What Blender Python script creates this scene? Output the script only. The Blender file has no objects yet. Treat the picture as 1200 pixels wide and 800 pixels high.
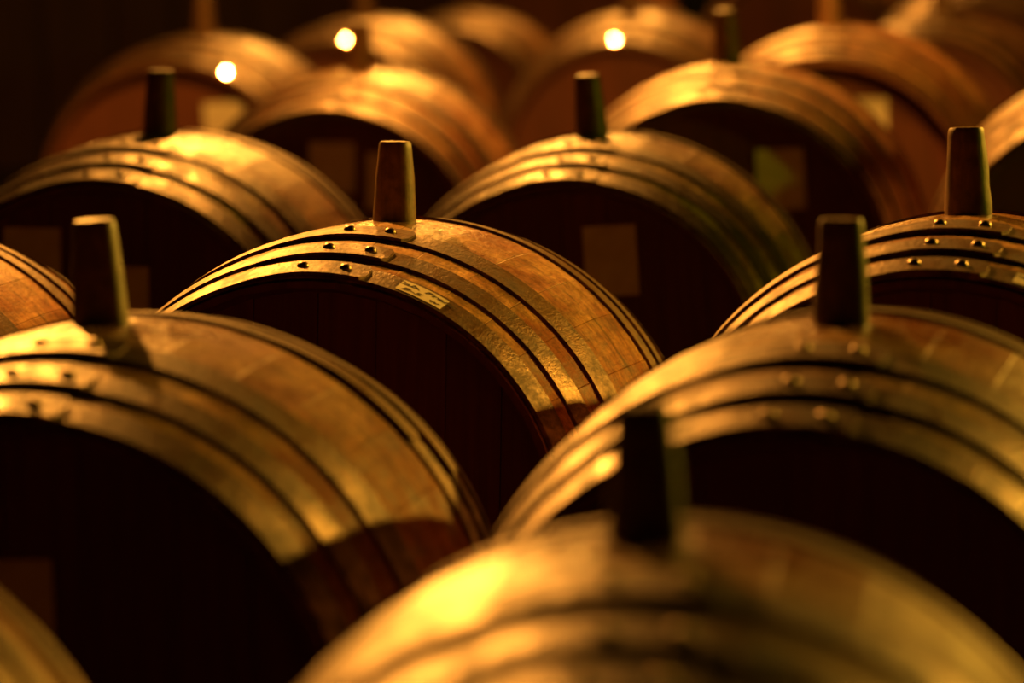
import bpy, bmesh, math, random
from mathutils import Vector, Matrix, noise

S = bpy.context.scene
COL = S.collection

# ------------------------------------------------------------------ camera
CAM_Z = 1.16
cam_d = bpy.data.cameras.new('camera')
cam = bpy.data.objects.new('camera', cam_d); COL.objects.link(cam)
cam_d.sensor_width = 36.0
cam_d.lens = 195.0
cam_d.clip_end = 100
cam.location = (0, 0, CAM_Z)
cam.rotation_euler = (Matrix.Rotation(math.pi / 2 - 0.09129, 3, 'X') @ Matrix.Rotation(-0.02187, 3, 'Z')).to_euler()
cam_d.dof.use_dof = True
cam_d.dof.focus_distance = 6.50
cam_d.dof.aperture_fstop = 4.5
S.camera = cam

# ------------------------------------------------------------------ world, lights, exposure
W = bpy.data.worlds.new('cellar_dark'); S.world = W; W.use_nodes = True
bg = W.node_tree.nodes['Background']
bg.inputs[0].default_value = (1.0, 0.45, 0.15, 1); bg.inputs[1].default_value = 0.0
S.view_settings.view_transform = 'Standard'
S.view_settings.look = 'None'
S.view_settings.exposure = 0.0
S.view_settings.gamma = 1.0
S.view_settings.use_curve_mapping = False

def lamp(name, loc, power, color, size, target=None, cone=60, blend=1.0):
    """a light for the cellar, some only added fills: a spot with a target, else a bare bulb"""
    d = bpy.data.lights.new(name, 'SPOT' if target else 'POINT')
    d.shadow_soft_size = size; d.energy = power; d.color = color
    o = bpy.data.objects.new(name, d); COL.objects.link(o); o.location = loc
    if target:
        d.spot_size = math.radians(cone); d.spot_blend = blend
        o.rotation_euler = (Vector(target) - Vector(loc)).to_track_quat('-Z', 'Y').to_euler()
    return o
AMBER = (1.0, 0.375, 0.045)
lamp('amber_spot', (-1.10, 9.0, 2.36), 1040, AMBER, 0.035, (0.15, 5.7, 0.7), 54)
lamp('amber_spot', (-0.20, 12.3, 2.70), 1150, AMBER, 0.05, (-0.05, 9.8, 0.7), 47)
lamp('amber_spot', (0.2, 17.2, 3.00), 560, AMBER, 0.05, (0.1, 14.8, 0.7), 54)
lamp('amber_spot', (-0.2, 10.5, 2.50), 340, AMBER, 0.03, (0.2, 13.7, 0.4), 96, 0.8)
lamp('amber_spot', (0.1, 14.2, 2.90), 800, AMBER, 0.05, (0.15, 11.8, 0.6), 48)  # added fill spot that brightens the tops of barrels H and M
lamp('amber_spot', (3.3, 9.0, 1.80), 780, (1.0, 0.47, 0.04), 0.06, (0.1, 5.5, 0.4), 64)
lamp('amber_spot', (1.35, 9.2, 1.95), 150, AMBER, 0.04, (0.85, 11.8, 0.55), 44)  # added fill spot for the card and head of barrel M
lamp('amber_spot', (0.5, 19.0, 2.80), 520, AMBER, 0.05, (0.5, 16.9, 0.6), 84)  # added fill spot to lift the farthest barrels
lamp('green_lamp', (4.0, 8.0, 1.30), 95, (0.55, 0.60, 0.006), 0.08)

# ------------------------------------------------------------------ helpers
def link(name, me, mat=None, parent=None):
    o = bpy.data.objects.new(name, me); COL.objects.link(o)
    if mat is not None and not me.materials: me.materials.append(mat)
    if parent is not None: o.parent = parent
    return o
def mesh(name, verts, faces, smooth=True, sharp=None):
    me = bpy.data.meshes.new(name); me.from_pydata(verts, [], faces); me.update()
    bm = bmesh.new(); bm.from_mesh(me); bmesh.ops.recalc_face_normals(bm, faces=bm.faces)
    for f in bm.faces: f.smooth = smooth
    if smooth:
        for e in bm.edges:
            if len(e.link_faces) == 2 and e.calc_face_angle(0) > math.radians(sharp or 35): e.smooth = False
    bm.to_mesh(me); bm.free()
    return me
def box_mesh(name, x0, x1, y0, y1, z0, z1):
    v = [(x, y, z) for x in (x0, x1) for y in (y0, y1) for z in (z0, z1)]
    f = [(0, 1, 3, 2), (4, 6, 7, 5), (0, 4, 5, 1), (2, 3, 7, 6), (0, 2, 6, 4), (1, 5, 7, 3)]
    return mesh(name, v, f, smooth=False)

class NT:
    """small node-tree builder"""
    def __init__(s, name):
        s.m = bpy.data.materials.new(name); s.m.use_nodes = True; s.t = s.m.node_tree
        s.b = s.t.nodes['Principled BSDF']
    def n(s, kind, **kw):
        nd = s.t.nodes.new(kind)
        for k, v in kw.items():
            if k.startswith('i_'): nd.inputs[k[2:].replace('_', ' ')].default_value = v
            else: setattr(nd, k, v)
        return nd
    def l(s, a, b): s.t.links.new(a, b)
    def coords(s, scale=(1, 1, 1)):
        tc = s.n('ShaderNodeTexCoord'); mp = s.n('ShaderNodeMapping'); mp.inputs['Scale'].default_value = scale
        s.l(tc.outputs['Object'], mp.inputs['Vector']); return mp.outputs['Vector']
    def noise(s, vec, scale, detail=4, rough=.55):
        nd = s.n('ShaderNodeTexNoise'); nd.inputs['Scale'].default_value = scale
        nd.inputs['Detail'].default_value = detail; nd.inputs['Roughness'].default_value = rough
        s.l(vec, nd.inputs['Vector']); return nd.outputs['Fac']
    def ramp(s, fac, stops):
        r = s.n('ShaderNodeValToRGB'); e = r.color_ramp.elements
        while len(e) < len(stops): e.new(.5)
        for el, (p, c) in zip(e, stops):
            el.position = p; el.color = (*c, 1) if len(c) == 3 else c
        s.l(fac, r.inputs['Fac']); return r.outputs['Color']
    def mix(s, fac, a, b, mode='MIX'):
        m = s.n('ShaderNodeMix'); m.data_type = 'RGBA'; m.blend_type = mode
        if isinstance(fac, float): m.inputs[0].default_value = fac
        else: s.l(fac, m.inputs[0])
        for i, v in ((6, a), (7, b)):
            if isinstance(v, tuple): m.inputs[i].default_value = (*v, 1)
            else: s.l(v, m.inputs[i])
        return m.outputs[2]
    def math(s, op, a, b=None):
        m = s.n('ShaderNodeMath'); m.operation = op
        for i, v in ((0, a), (1, b)):
            if v is None: continue
            if isinstance(v, (int, float)): m.inputs[i].default_value = v
            else: s.l(v, m.inputs[i])
        return m.outputs[0]
    def bump(s, height, strength, dist=.002, normal=None):
        b = s.n('ShaderNodeBump'); b.inputs['Strength'].default_value = strength; b.inputs['Distance'].default_value = dist
        s.l(height, b.inputs['Height'])
        if normal is not None: s.l(normal, b.inputs['Normal'])
        return b.outputs['Normal']

def grey(v): return (v, v, v)

def oak_material():
    k = NT('barrel_oak')
    grain = k.noise(k.coords((60, 2.2, 60)), 2.2, 5, .6)              # long grain along the stave
    blot = k.noise(k.coords((1, .8, 1)), 7, 5, .65)                   # wine stains and dirt
    mid = k.noise(k.coords((1, .40, 1)), 26, 8, .75)                   # smudges and worn patches
    fine = k.noise(k.coords((5, 10, 5)), 10, 6, .7)                   # scuffs running round the barrel
    col = k.ramp(grain, [(.25, (.46, .24, .085)), (.55, (.72, .41, .155)), (.8, (.84, .52, .23))])
    info = k.n('ShaderNodeObjectInfo')
    tint = k.ramp(info.outputs['Random'], [(0, grey(.88)), (.5, grey(.96)), (1, grey(1.0))])
    col = k.mix(1.0, col, tint, 'MULTIPLY')
    st = k.ramp(blot, [(.42, grey(0)), (.58, grey(1))])
    col = k.mix(st, (.34, .11, .025), col)
    col = k.mix(.9, col, k.ramp(mid, [(.36, grey(.45)), (.56, grey(1))]), 'MULTIPLY')
    col = k.mix(.8, col, k.ramp(fine, [(.38, grey(.50)), (.54, grey(1))]), 'MULTIPLY')
    cross = k.noise(k.coords((75, 9, 75)), 4, 3, .6)                  # scratches along the stave
    col = k.mix(.6, col, k.ramp(cross, [(.36, grey(.55)), (.48, grey(1))]), 'MULTIPLY')
    # a wine run that has dripped from the bung hole down both flanks
    sx = k.n('ShaderNodeSeparateXYZ'); tcc = k.n('ShaderNodeTexCoord'); k.l(tcc.outputs['Object'], sx.inputs[0])
    wob = k.math('MULTIPLY', k.math('SUBTRACT', k.noise(k.coords(), 9, 3), .5), .09)
    run = k.math('ABSOLUTE', k.math('ADD', k.math('ADD', sx.outputs['Y'], .035), wob))
    run = k.ramp(run, [(.004, grey(.42)), (.013, grey(1))])
    col = k.mix(k.ramp(k.noise(k.coords(), 13, 4), [(.40, grey(0)), (.52, grey(1))]), col, k.mix(1.0, col, run, 'MULTIPLY'))
    k.l(col, k.b.inputs['Base Color'])
    # dried wine spilt round the bung hole: glossy and darker in patches
    tc = k.n('ShaderNodeTexCoord'); vd = k.n('ShaderNodeVectorMath', operation='DISTANCE')
    k.l(tc.outputs['Object'], vd.inputs[0]); vd.inputs[1].default_value = (0, 0, .70)
    near = k.ramp(vd.outputs['Value'], [(.09, grey(1)), (.28, grey(0))])
    spill = k.math('MULTIPLY', near, k.ramp(mid, [(.40, grey(0)), (.50, grey(1))]))
    r = k.mix(spill, k.ramp(mid, [(.38, grey(.48)), (.58, grey(.75))]), grey(.22)); k.l(r, k.b.inputs['Roughness'])
    k.l(k.math('ADD', k.math('MULTIPLY', spill, .9), .10), k.b.inputs['Specular IOR Level'])
    nb = k.bump(grain, .35, .0012)
    nb = k.bump(fine, .55, .0010, nb)
    nb = k.bump(mid, .5, .0016, nb)
    nb = k.bump(k.noise(k.coords((1, .3, 1)), 210, 3, .7), .9, .0010, nb)
    k.l(nb, k.b.inputs['Normal'])
    return k.m
def hoop_material():
    k = NT('hoop_steel')
    a = k.noise(k.coords((1, .5, 1)), 26, 8, .72)                       # rust and wear
    b = k.noise(k.coords((22, 12, 22)), 9, 4, .65)                       # scratches along the band
    col = k.ramp(a, [(.36, (.045, .022, .009)), (.50, (.125, .064, .028)), (.68, (.26, .140, .066))])
    col = k.mix(.8, col, k.ramp(b, [(.36, grey(.45)), (.50, grey(1))]), 'MULTIPLY')
    k.l(col, k.b.inputs['Base Color'])
    k.b.inputs['Metallic'].default_value = .5; k.b.inputs['Specular IOR Level'].default_value = .35
    k.l(k.ramp(a, [(.40, grey(.62)), (.62, grey(.34))]), k.b.inputs['Roughness'])
    nb = k.bump(b, .5, .0010); nb = k.bump(a, .5, .0016, nb); nb = k.bump(k.noise(k.coords((1, .3, 1)), 200, 3, .7), .9, .0010, nb)
    k.l(nb, k.b.inputs['Normal'])
    return k.m
def rivet_material():
    k = NT('rivet_iron')
    k.b.inputs['Base Color'].default_value = (.30, .22, .15, 1)
    k.b.inputs['Metallic'].default_value = .9
    k.b.inputs['Roughness'].default_value = .38
    k.l(k.bump(k.noise(k.coords(), 300, 2), .2, .0004), k.b.inputs['Normal'])
    return k.m
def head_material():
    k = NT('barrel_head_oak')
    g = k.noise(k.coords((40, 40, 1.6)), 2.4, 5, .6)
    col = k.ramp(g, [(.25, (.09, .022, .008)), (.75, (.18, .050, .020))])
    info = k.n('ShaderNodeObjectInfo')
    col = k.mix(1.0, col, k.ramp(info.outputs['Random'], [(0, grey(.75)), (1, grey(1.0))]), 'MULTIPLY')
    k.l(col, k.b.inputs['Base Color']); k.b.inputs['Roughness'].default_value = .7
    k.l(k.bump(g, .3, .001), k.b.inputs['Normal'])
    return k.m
def bung_material():
    k = NT('bung_wood')
    g = k.noise(k.coords((40, 40, 5)), 3, 5, .65); b = k.noise(k.coords(), 45, 4, .6)
    col = k.ramp(g, [(.3, (.10, .045, .015)), (.7, (.24, .12, .045))])
    col = k.mix(k.ramp(b, [(.35, grey(1)), (.6, grey(0))]), col, (.09, .045, .015))
    k.l(col, k.b.inputs['Base Color']); k.b.inputs['Roughness'].default_value = .5
    nb = k.bump(g, .5, .0015); nb = k.bump(b, .5, .0012, nb); k.l(nb, k.b.inputs['Normal'])
    return k.m
def paper_material():
    k = NT('label_paper')
    b = k.noise(k.coords(), 30, 3)
    k.l(k.ramp(b, [(.3, (.62, .55, .42)), (.7, (.78, .72, .58))]), k.b.inputs['Base Color'])
    k.b.inputs['Roughness'].default_value = .75
    return k.m
def ink_material():
    k = NT('marker_ink'); k.b.inputs['Base Color'].default_value = (.02, .015, .012, 1); k.b.inputs['Roughness'].default_value = .5
    return k.m
def floor_material():
    k = NT('cellar_floor')
    b = k.noise(k.coords(), 3, 6, .6)
    k.l(k.ramp(b, [(.3, (.06, .045, .035)), (.7, (.12, .09, .07))]), k.b.inputs['Base Color'])
    k.b.inputs['Roughness'].default_value = .9
    k.l(k.bump(k.noise(k.coords(), 40, 5, .7), .6, .01), k.b.inputs['Normal'])
    return k.m
def wall_wood(name, c0, c1):
    k = NT(name)
    g = k.noise(k.coords((14, 14, .8)), 3, 5, .6)
    k.l(k.ramp(g, [(.3, c0), (.7, c1)]), k.b.inputs['Base Color'])
    k.b.inputs['Roughness'].default_value = .8
    k.l(k.bump(g, .4, .004), k.b.inputs['Normal'])
    return k.m
def plaster(name, c0, c1):
    k = NT(name)
    g = k.noise(k.coords(), 4, 6, .6)
    k.l(k.ramp(g, [(.3, c0), (.7, c1)]), k.b.inputs['Base Color']); k.b.inputs['Roughness'].default_value = .95
    k.l(k.bump(g, .5, .02), k.b.inputs['Normal'])
    return k.m
OAK = oak_material(); STEEL = hoop_material(); RIVET = rivet_material(); HEAD = head_material()
BUNG = bung_material(); PAPER = paper_material(); INK = ink_material()

# ------------------------------------------------------------------ barrel geometry (metres, local: y = axis, z = up, origin = underside of the belly)
R, RH, H = 0.35, 0.3023, 0.4559
NST = 30
def rad(t): return R - (R - RH) * (t / H) ** 2
def pt(r, th, y): return (r * math.sin(th), y, R + r * math.cos(th))
rng = random.Random(4)

def stave_meshes():
    ws = [1 + rng.uniform(-.22, .22) for _ in range(NST)]; tot = sum(ws); ws = [w / tot * 2 * math.pi for w in ws]
    start = -ws[0] / 2; out = []
    NY = 20
    for w in ws:
        a0 = start + .0005; a1 = start + w - .0005; start += w; half = (a1 - a0) / 2
        lift = rng.uniform(-.0003, .0003)
        vs, fs = [], []
        for j in range(NY + 1):
            t = -H + 2 * H * j / NY; r = rad(t) + lift
            end = (j == 0 or j == NY)
            ro = r - (.002 if end else 0)
            prof = []
            for k, u in enumerate((-1, -.975, 0, .975, 1)):
                ph = (a0 + a1) / 2 + u * half
                flat = r * math.cos(half) / math.cos(u * half)          # chord surface
                rr = .10 * flat + .90 * ro
                if abs(u) == 1: rr -= .0004
                if end: rr -= .0012
                prof.append(pt(rr, ph, t))
            ri = r - (.010 if end else (.027 if abs(t) < H - .03 else .024))  # chime bevelled inside
            prof.append(pt(ri, a1, t)); prof.append(pt(ri, a0, t))
            vs += prof
        n = 7
        for j in range(NY):
            for k in range(n):
                a = j * n + k; b = j * n + (k + 1) % n
                fs.append((a, b, b + n, a + n))
        fs.append(tuple(range(n))[::-1]); fs.append(tuple(NY * n + k for k in range(n)))
        out.append(mesh('stave', vs, fs, True, 9))
    return out
def hoop_mesh(y0, y1, th_end, lap=.46, thick=.0026):
    """riveted steel band; its upper layer ends at th_end and lies over the lower layer for `lap` radians"""
    N = 120; vs, fs = [], []
    edge = .0006
    def ring(th, r_in, r_out):
        p = []
        for (y, s) in ((y0, 0), (y0 + edge, 1), (y1 - edge, 1), (y1, 0)):
            p.append(pt(rad(y) + r_out - (0 if s else edge), th, y))
        p.append(pt(rad(y1) + r_in, th, y1)); p.append(pt(rad(y0) + r_in, th, y0))
        return p
    M = 6
    for i in range(N):
        th = 2 * math.pi * i / N + th_end
        vs += ring(th, -.001, .0012 + thick)
    for i in range(N):
        for k in range(M):
            a = i * M + k; b = i * M + (k + 1) % M; c = ((i + 1) % N) * M + (k + 1) % M; d = ((i + 1) % N) * M + k
            fs.append((a, b, c, d))
    base = len(vs); K = 14
    for i in range(K + 1):                                             # upper layer, lifting off the lower one
        f = i / K; th = th_end - lap * (1 - f)
        s = min(1, f * 2.2)
        p = ring(th, .0012, .0012 + thick + thick * s + .0004)
        if i >= K - 0:                                                 # trimmed corners of the band's end
            q = []
            for (x, y, z) in p: q.append((x, y, z))
            p = q
        vs += p
    for i in range(K):
        for k in range(M):
            a = base + i * M + k; b = base + i * M + (k + 1) % M
            fs.append((a, b, b + M, a + M))
    # the cut end with clipped corners
    ym = (y0 + y1) / 2; e = base + (K + 1) * M
    th = th_end + .016; w = (y1 - y0) * .30
    tip = []
    for y in (ym - w, ym + w):
        tip.append(pt(rad(y) + .0012 + 2 * thick, th, y))
    for y in (ym + w, ym - w):
        tip.append(pt(rad(y) + .0012 + thick * .6, th, y))
    vs += tip; l = base + K * M
    fs += [(l + 0, l + 1, e + 0), (l + 1, l + 2, e + 1, e + 0), (l + 2, l + 3, e + 1), (e, e + 1, e + 2, e + 3),
           (l + 5, l + 0, e + 0, e + 3), (l + 4, l + 3, e + 1, e + 2), (l + 5, l + 4, e + 2, e + 3), (base, base + 5, base + 4, base + 3, base + 2, base + 1)]
    return mesh('hoop', vs, fs, True, 30)
def rivet_mesh():
    vs, fs = [], []; n = 14; prof = [(.0072, -.001), (.0070, .0008), (.0058, .0030), (.0034, .0046), (.0012, .0051)]
    for r, z in prof:
        for i in range(n):
            a = 2 * math.pi * i / n; vs.append((r * math.cos(a), r * math.sin(a), z))
    for j in range(len(prof) - 1):
        for i in range(n):
            a = j * n + i; b = j * n + (i + 1) % n; fs.append((a, b, b + n, a + n))
    fs.append(tuple((len(prof) - 1) * n + i for i in range(n))); fs.append(tuple(range(n))[::-1])
    return mesh('rivet', vs, fs, True, 60)
def bung_mesh():
    """tall tapered wooden bung, a little out of round, with a chamfered and nicked top"""
    vs, fs = [], []; n = 28
    prof = [(.0262, -.012), (.0266, .0), (.0262, .012), (.0250, .030), (.0236, .052), (.0218, .074), (.0207, .088), (.0200, .0935), (.0184, .0965), (.0120, .0972), (.003, .0970)]
    for r, z in prof:
        for i in range(n):
            a = 2 * math.pi * i / n; v = Vector((math.cos(a), math.sin(a), z * 30))
            d = noise.noise(v * 1.7) * .0009 + noise.noise(v * 5) * .0004
            vs.append(((r + d) * math.cos(a), (r + d) * math.sin(a), z + noise.noise(v * 3) * .0006))
    for j in range(len(prof) - 1):
        for i in range(n):
            a = j * n + i; b = j * n + (i + 1) % n; fs.append((a, b, b + n, a + n))
    fs.append(tuple((len(prof) - 1) * n + i for i in range(n))); fs.append(tuple(range(n))[::-1])
    return mesh('bung', vs, fs, True, 30)
HEAD_Y = -(H - .040)
def head_boards():
    """eight upright boards of unequal width cut to the round of the head"""
    out = []; rh = rad(HEAD_Y) - .021
    ws = [1, 1.2, .9, 1.1, 1.0, 1.2, .95, 1.05]; tot = sum(ws); x = -rh
    for w in ws:
        x0 = x + .0005; x1 = x + w / tot * 2 * rh - .0005; x = x1 + .0005
        m = 5; top = []; bot = []
        for i in range(m + 1):
            xx = x0 + (x1 - x0) * i / m; z = math.sqrt(max(1e-6, rh * rh - xx * xx)); top.append((xx, z)); bot.append((xx, -z))
        loop = top + bot[::-1]; d = rng.uniform(-.0008, .0008); n = len(loop)
        vs = [(a, HEAD_Y + d, R + b) for a, b in loop] + [(a, HEAD_Y + .020, R + b) for a, b in loop]
        fs = [tuple(range(n)), tuple(range(n, 2 * n))[::-1]] + [(i, (i + 1) % n, n + (i + 1) % n, n + i) for i in range(n)]
        out.append(mesh('head_board', vs, fs, False))
    return out
def rear_head_mesh():
    rh = rad(HEAD_Y) - .021; n = 48
    vs = [(rh * math.sin(2 * math.pi * i / n), y, R + rh * math.cos(2 * math.pi * i / n)) for y in (-HEAD_Y - .02, -HEAD_Y) for i in range(n)]
    fs = [tuple(range(n)), tuple(range(n, 2 * n))[::-1]] + [(i, (i + 1) % n, n + (i + 1) % n, n + i) for i in range(n)]
    return mesh('rear_head', vs, fs, False)

D2 = math.radians
HOOPS = [  # name, front edge, rear edge, angle of the lap end, angles of the two rivets
    ('chime_hoop', -.452, -.398, 10.3, (-3.0, 6.1)),
    ('quarter_hoop', -.356, -.300, 10.6, (-1.4, 7.2)),
    ('bilge_hoop', -.235, -.167, 9.8, (-1.9, 6.2)),
    ('bilge_hoop', .100, .158, 200, ()),
    ('quarter_hoop', .200, .258, 203, ()),
    ('chime_hoop', .350, .410, 206, ()),
]
STAVES = stave_meshes(); BOARDS = head_boards(); REAR = rear_head_mesh(); RIV = rivet_mesh(); BNG = bung_mesh()
HM = [hoop_mesh(a, b, D2(e)) for _, a, b, e, _ in HOOPS]
for m in STAVES:                                                       # the sawn ends and the inside take the darker head oak
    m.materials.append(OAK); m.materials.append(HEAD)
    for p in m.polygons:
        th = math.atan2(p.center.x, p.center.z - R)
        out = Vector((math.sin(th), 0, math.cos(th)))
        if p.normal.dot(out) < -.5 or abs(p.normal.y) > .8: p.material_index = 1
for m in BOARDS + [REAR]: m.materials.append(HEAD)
for m in HM: m.materials.append(STEEL)
RIV.materials.append(RIVET); BNG.materials.append(BUNG)

def make_barrel():
    t = bpy.data.objects.new('wine_barrel', None); COL.objects.link(t)
    for m in STAVES: link('stave', m, None, t)
    for m in BOARDS: link('head_board', m, None, t)
    link('rear_head', REAR, None, t)
    for (nm, a, b, e, rv), m in zip(HOOPS, HM):
        h = link(nm, m, None, t)
        for an in rv:
            y = (a + b) / 2; th = D2(an); sl = math.atan2(rad(b) - rad(a), b - a)
            r = link('rivet', RIV, None, h)
            r.location = pt(rad(y) + .0068, th, y)
            r.rotation_euler = (Matrix.Rotation(th, 3, 'Y') @ Matrix.Rotation(sl, 3, 'X')).to_euler()
    b = link('bung', BNG, None, t); b.location = (0, 0, 2 * R)
    return t
def dup(root):
    r = root.copy(); COL.objects.link(r)
    for ch in root.children:
        c = ch.copy(); COL.objects.link(c); c.parent = r
        for g in ch.children:
            d = g.copy(); COL.objects.link(d); d.parent = c
    return r

CAMH, YAW = 0.45979, 0.15196
# name: x, y, height offset, extra yaw, tilt, scale, roll (deg), label, cards on the head [(x, z, w, h, lean)]
BARRELS = [
 ('A', -.3874, 5.2848, -.0049, -.0040, -.0098, 1.0216, -.9, 'large blurred oak barrel at left, bright hoop end and dark shadow beside its bung', [(.0, .125, .085, .105, 0)]),
 ('B', -.1528, 6.7127, -.0021, .0385, -.0316, .9932, 1.9, 'sharply focused oak barrel near the centre with handwritten label on its front hoop', []),
 ('C', .2997, 5.0973, .0101, .0199, .0159, .9862, .8, 'large blurred oak barrel at right, overlapping the sharp barrel at the right edge', []),
 ('D', .5181, 6.2759, .0130, .0269, -.0328, 1.0160, .2, 'sharply focused oak barrel cut by the right edge, its dark bung in clear outline', []),
 ('F', .1443, 8.5934, .0031, -.0072, .0017, .9688, -2.3, 'oak barrel behind the sharp central one, paper card on its dark head', [(.073, .178, .082, .108, 0)]),
 ('E', -.5541, 8.6900, -.0063, -.0024, -.0020, 1.0285, 1.5, 'oak barrel at left, upper left of the sharp central barrel', [(-.10, .185, .085, .10, 0), (.048, .13, .05, .10, 0)]),
 ('H', -.3052, 11.2119, -.0048, -.0333, .0339, .9910, 1.8, 'oak barrel of the fourth row with bright glint just right of its bung', [(.006, .19, .09, .10, 0), (.10, .165, .05, .11, 0)]),
 ('I', .4237, 10.3768, .0165, -.0410, .0046, 1.0230, -1.4, 'oak barrel of the fourth row, right of centre, dim card on its dark head', [(.114, .161, .084, .107, 0)]),
 ('G', .0882, 3.7535, -.0140, -.0681, -.0066, .9783, 0, 'nearest oak barrel, wholly out of focus at the bottom edge of the photo', []),
 ('P', -.8306, 6.9185, -.0106, -.0051, -.0144, .9967, 0, 'oak barrel at left edge showing only its sharp right flank behind the bung', []),
 ('Q', -.6509, 3.7714, .0034, -.0025, .0042, 1.0042, 0, 'oak barrel filling the bottom left corner, only its rear hoops in view', []),
 ('J', -.7313, 13.3151, -.0042, -.0256, .0032, .9986, 1.5, 'far left oak barrel with reddish head, white card and a bright orange bung', [(.125, .155, .095, .115, -4)]),
 ('K', .3357, 14.4853, -.0075, -.0432, .0400, .9900, -1.0, 'far oak barrel at top centre, reddish head and round bright glint on rim', []),
 ('M', .7043, 11.7475, .0282, -.0197, .0096, 1.0334, -2.4, 'oak barrel at upper right, white card on reddish head and wide greenish flank', [(.090, .165, .085, .115, 3)]),
 ('S', 1.1184, 10.1446, .0059, -.0084, .0301, 1.0033, 0, 'oak barrel mostly outside the right edge, above the sharp right barrel', []),
 ('T', 1.1043, 14.0543, -.0111, .0679, -.0034, .9822, .5, 'far oak barrel at the upper right, its bung cut by the top of the photo', []),
 ('L1', -.3720, 14.7325, -.0107, .0032, .0148, .9850, 0, 'far oak barrel behind the bung of the fourth-row barrel with the glint', []),
 ('L2', -.1191, 16.8686, -.0467, .0068, -.0015, .9331, 0, 'very far oak barrel at top with broad pale flank, left of top centre barrel', []),
 ('L3', .2300, 18.2500, .0850, 0, 0, 1.0, 0, 'farthest oak barrel at top centre, peeping between two others', []),
 ('U', 1.3300, 15.7000, .0100, 0, 0, 1.0, 0, 'farthest oak barrel in the top right corner, showing only its crest and flank', []),
 ('V', .9600, 17.6000, .0600, 0, 0, 1.0, 0, 'far oak barrel at top right, left of the bung of the barrel before it', []),
]
proto = make_barrel(); lows = []; OB = {}
for i, (nm, x, y, dz, dy, tilt, sc, roll, lab, cards) in enumerate(BARRELS):
    o = proto if i == 0 else dup(proto)
    yaw = YAW + dy
    a = Vector((math.sin(yaw) * math.cos(tilt), math.cos(yaw) * math.cos(tilt), math.sin(tilt)))
    l = Vector((math.cos(yaw), -math.sin(yaw), 0)); u = l.cross(a)
    C = Vector((x, y, CAM_Z - CAMH - R + dz))
    rr = D2(roll); l2 = l * math.cos(rr) - u * math.sin(rr); u2 = u * math.cos(rr) + l * math.sin(rr)
    M = Matrix((l2, a, u2)).transposed().to_4x4()
    o.matrix_world = Matrix.Translation(C - u2 * R * sc) @ M @ Matrix.Scale(sc, 4)
    o['label'] = lab; o['category'] = 'barrel'; o['group'] = 'oak wine barrels lying in rows'
    lows.append((C - u2 * R * sc, a)); OB[nm] = o
# the large left barrel has its rear hoops lapped on the visible flank
for nm, e in (('bilge_hoop', 50), ('quarter_hoop', 58)):
    for ch in OB['A'].children:
        i = {'bilge_hoop': 3, 'quarter_hoop': 4}[nm]
        if ch.data == HM[i]:
            ch.data = hoop_mesh(HOOPS[i][1], HOOPS[i][2], D2(e)); ch.data.materials.append(STEEL)
# bungs stand a little differently in each barrel
for nm, lean, tw in (('A', -2.0, 10), ('B', -.5, 0), ('C', 1.0, 70), ('D', 1.5, 130), ('F', 1.0, 200), ('E', -2.5, 250), ('H', 1.5, 300), ('I', -1.5, 30), ('G', -2, 90), ('J', 0, 45), ('M', 0, 160)):
    for ch in OB[nm].children:
        if ch.name.startswith('bung'): ch.rotation_euler = (0, D2(lean), D2(tw))
# paper cards on the heads
for nm, *_, cards in BARRELS:
    for (cx, cz, w, h, lean) in cards:
        vs = []; nx, nz = 4, 5
        for j in range(nz + 1):
            for i in range(nx + 1):
                px = (i / nx - .5) * w; pz = (j / nz - .5) * h
                vs.append((px, -.0006 - .0025 * (abs(i / nx - .5) * 2) ** 3 * (j / nz), pz))
        fs = [(j * (nx + 1) + i, j * (nx + 1) + i + 1, (j + 1) * (nx + 1) + i + 1, (j + 1) * (nx + 1) + i) for j in range(nz) for i in range(nx)]
        n0 = len(vs); vs += [(a_, b_ + .0005, c_) for a_, b_, c_ in vs]; fs += [tuple(n0 + q for q in f[::-1]) for f in fs]
        c = link('paper_card', mesh('paper_card', vs, fs, True, 60), PAPER, OB[nm])
        c.location = (cx, HEAD_Y - .0018, R + cz); c.rotation_euler = (0, D2(lean), 0)
        c['label'] = 'pale paper card'

# added mirror discs on three far rims, turned to throw lamp glints at the camera
kn = NT('glint_mirror'); kn.b.inputs['Base Color'].default_value = (.9, .82, .68, 1); kn.b.inputs['Metallic'].default_value = 1.0; kn.b.inputs['Roughness'].default_value = .11
GLINT_MAT = kn.m
def glint_disc_mesh():
    n = 12; vs = []
    for r, z in ((.0022, -.012), (.0022, -.001), (.0055, 0), (.0055, .0012)):
        vs += [(r * math.cos(2 * math.pi * i / n), r * math.sin(2 * math.pi * i / n), z) for i in range(n)]
    fs = [(j * n + i, j * n + (i + 1) % n, (j + 1) * n + (i + 1) % n, (j + 1) * n + i) for j in range(3) for i in range(n)]
    return mesh('glint_disc', vs, fs + [tuple(3 * n + i for i in range(n)), tuple(range(n))[::-1]], True, 30)
GLINT_ME = glint_disc_mesh()
bpy.context.view_layer.update()
for nm, th in (('J', 25.2), ('K', -.9), ('L1', 6.0)):
    r = link('glint_disc', GLINT_ME, GLINT_MAT, OB[nm]); p = Vector(pt(rad(-.445) + .008, D2(th), -.449)); r.location = p
    M = OB[nm].matrix_world; w = M @ p
    hv = ((Vector((-0.2, 10.5, 2.50)) - w).normalized() + (Vector((0, 0, CAM_Z)) - w).normalized()).normalized()
    r.rotation_euler = (M.to_3x3().normalized().inverted() @ hv).to_track_quat('Z', 'Y').to_euler()
    r['label'] = 'added mirror disc making a rim glint'
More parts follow.
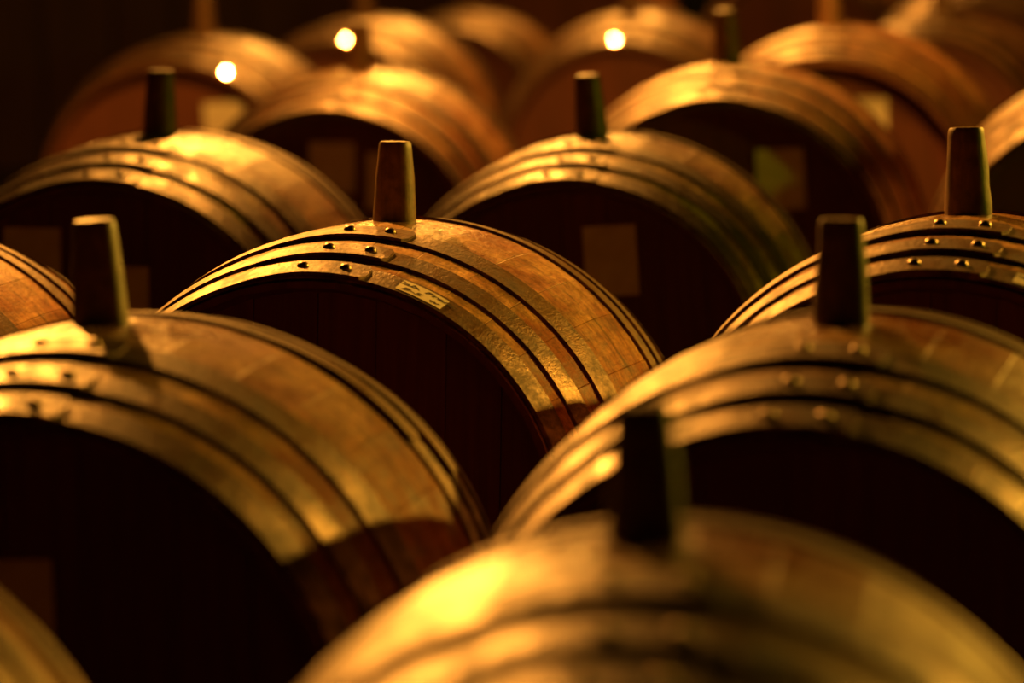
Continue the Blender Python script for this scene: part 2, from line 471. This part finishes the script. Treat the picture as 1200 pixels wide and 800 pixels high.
# handwritten labels taped round the front hoop of the two sharp barrels
def wrap_text(body, size, th_c, y_c, r, parent, shear=.25, squeeze=.8):
    cu = bpy.data.curves.new('writing', 'FONT'); cu.body = body; cu.size = size; cu.shear = shear; cu.space_character = 1.0
    cu.align_x = 'CENTER'; cu.align_y = 'CENTER'; cu.offset = size * .025; cu.resolution_u = 3
    tmp = bpy.data.objects.new('writing', cu); COL.objects.link(tmp)
    bpy.context.view_layer.update()
    me = bpy.data.meshes.new_from_object(tmp.evaluated_get(bpy.context.evaluated_depsgraph_get()))
    bpy.data.objects.remove(tmp)
    for v in me.vertices:
        wob = noise.noise(Vector((v.co.x * 120, 3, 1))) * size * .06
        y = y_c + v.co.y * squeeze + wob
        v.co = pt(rad(y) + r, th_c + v.co.x / RH, y)
    return link('writing', me, INK, parent)
def rim_label(nm, th0, th1, y0, y1, lines):
    hoop = [c for c in OB[nm].children if c.name.startswith('chime_hoop') and c.data == HM[0]][0]
    r0 = .0012 + .0026 + .0003; n = 12; vs = []
    for r in (r0, r0 + .0004):
        for i in range(n + 1):
            th = D2(th0 + (th1 - th0) * i / n)
            for y in (y0, y1): vs.append(pt(rad(y) + r, th, y))
    fs = []; k = 2 * (n + 1)
    for i in range(n):
        a = 2 * i; fs += [(a, a + 1, a + 3, a + 2), (k + a, k + a + 2, k + a + 3, k + a + 1), (a, a + 2, k + a + 2, k + a), (a + 1, k + a + 1, k + a + 3, a + 3)]
    fs += [(0, k, k + 1, 1), (2 * n, 2 * n + 1, k + 2 * n + 1, k + 2 * n)]
    c = link('paper_label', mesh('paper_label', vs, fs, True, 40), PAPER, hoop); c['label'] = 'handwritten paper label'
    for txt, size, tc, yc in lines:
        w = wrap_text(txt, size, D2(tc), yc, r0 + .0006, hoop)
rim_label('B', 18.2, 28.8, -.4455, -.4065, [('Cab. Franc', .0180, 23.7, -.4175), ('B-5  w', .0170, 23.4, -.4355)])
rim_label('D', 16.5, 27.5, -.4455, -.4065, [('Cab. Franc', .0180, 22.1, -.4175), ('B-7', .0170, 21.5, -.4355)])

# ------------------------------------------------------------------ the cellar
def struct(name, me, mat):
    o = link(name, me, mat); o['kind'] = 'structure'; return o
X0, X1, Y0, Y1, ZC = -5.0, 5.0, -2.0, 19.5, 3.2
def floor_z(x, y):
    s = w = 0
    for p, a in lows:
        d2 = (x - p.x) ** 2 + (y - p.y) ** 2; k = math.exp(-d2 / .06) + 1e-9; s += k * p.z; w += k
    return s / (w + 1e-6) * min(1, w / .01) if w else 0
nx, ny = 60, 130; vs = []
for j in range(ny + 1):
    for i in range(nx + 1):
        x = X0 + (X1 - X0) * i / nx; y = Y0 + (Y1 - Y0) * j / ny; vs.append((x, y, floor_z(x, y)))
fs = [(j * (nx + 1) + i, j * (nx + 1) + i + 1, (j + 1) * (nx + 1) + i + 1, (j + 1) * (nx + 1) + i) for j in range(ny) for i in range(nx)]
me = bpy.data.meshes.new('floor'); me.from_pydata(vs, [], fs); me.update()
struct('floor', me, floor_material())
PL = plaster('cellar_plaster', (.016, .011, .008), (.032, .022, .015))
struct('wall_left', box_mesh('wall_left', X0 - .2, X0, Y0, Y1 + .3, -.05, ZC), PL)
struct('wall_right', box_mesh('wall_right', X1, X1 + .2, Y0, Y1 + .3, -.05, ZC), PL)
struct('wall_front', box_mesh('wall_front', X0 - .2, X1 + .2, Y0 - .2, Y0, -.05, ZC), PL)
struct('ceiling', box_mesh('ceiling', X0 - .2, X1 + .2, Y0 - .2, Y1 + .3, ZC, ZC + .15), PL)
DARKWOOD = wall_wood('dark_wall_boards', (.045, .020, .010), (.09, .042, .020))
wb = struct('wall_back', box_mesh('wall_back', X0, X1, Y1 + .03, Y1 + .25, -.05, ZC), PL)
DX0, DX1 = .53, 1.45                                                    # the doorway
x = X0 + .02; k = 0
while x < X1 - .02:
    w = rng.uniform(.19, .27); x1 = min(x + w, X1 - .01)
    if x1 > DX0 - .10 and x < DX1 + .10:
        if x < DX0 - .16: x1 = DX0 - .105
        else: x = DX1 + .105; continue
    d = rng.uniform(0, .012)
    link('board', box_mesh('board', x, x1 - .012, Y1 - .02 - d, Y1 + .03, .02, ZC - .01), DARKWOOD, wb)
    x = x1
dr = struct('door_1', box_mesh('door_1', DX0, DX1, Y1 - .01, Y1 + .03, .02, 2.1), wall_wood('green_door_paint', (.004, .008, .003), (.008, .016, .005)))
for (a, b, c, d) in ((DX0 + .1, DX0 + .40, .2, .95), (DX0 + .52, DX1 - .1, .2, .95), (DX0 + .1, DX0 + .40, 1.1, 1.95), (DX0 + .52, DX1 - .1, 1.1, 1.95)):
    link('door_panel', box_mesh('door_panel', a, b, Y1 - .025, Y1 - .01, c, d), dr.data.materials[0], dr)
fm = wall_wood('door_frame_wood', (.22, .07, .03), (.34, .12, .05))
tr = struct('trim_1', box_mesh('trim_1', DX0 - .10, DX0, Y1 - .06, Y1 + .03, .01, 2.2), fm)
struct('trim_2', box_mesh('trim_2', DX1, DX1 + .10, Y1 - .06, Y1 + .03, .01, 2.2), fm)
struct('trim_3', box_mesh('trim_3', DX0, DX1, Y1 - .06, Y1 + .03, 2.1, 2.2), fm)
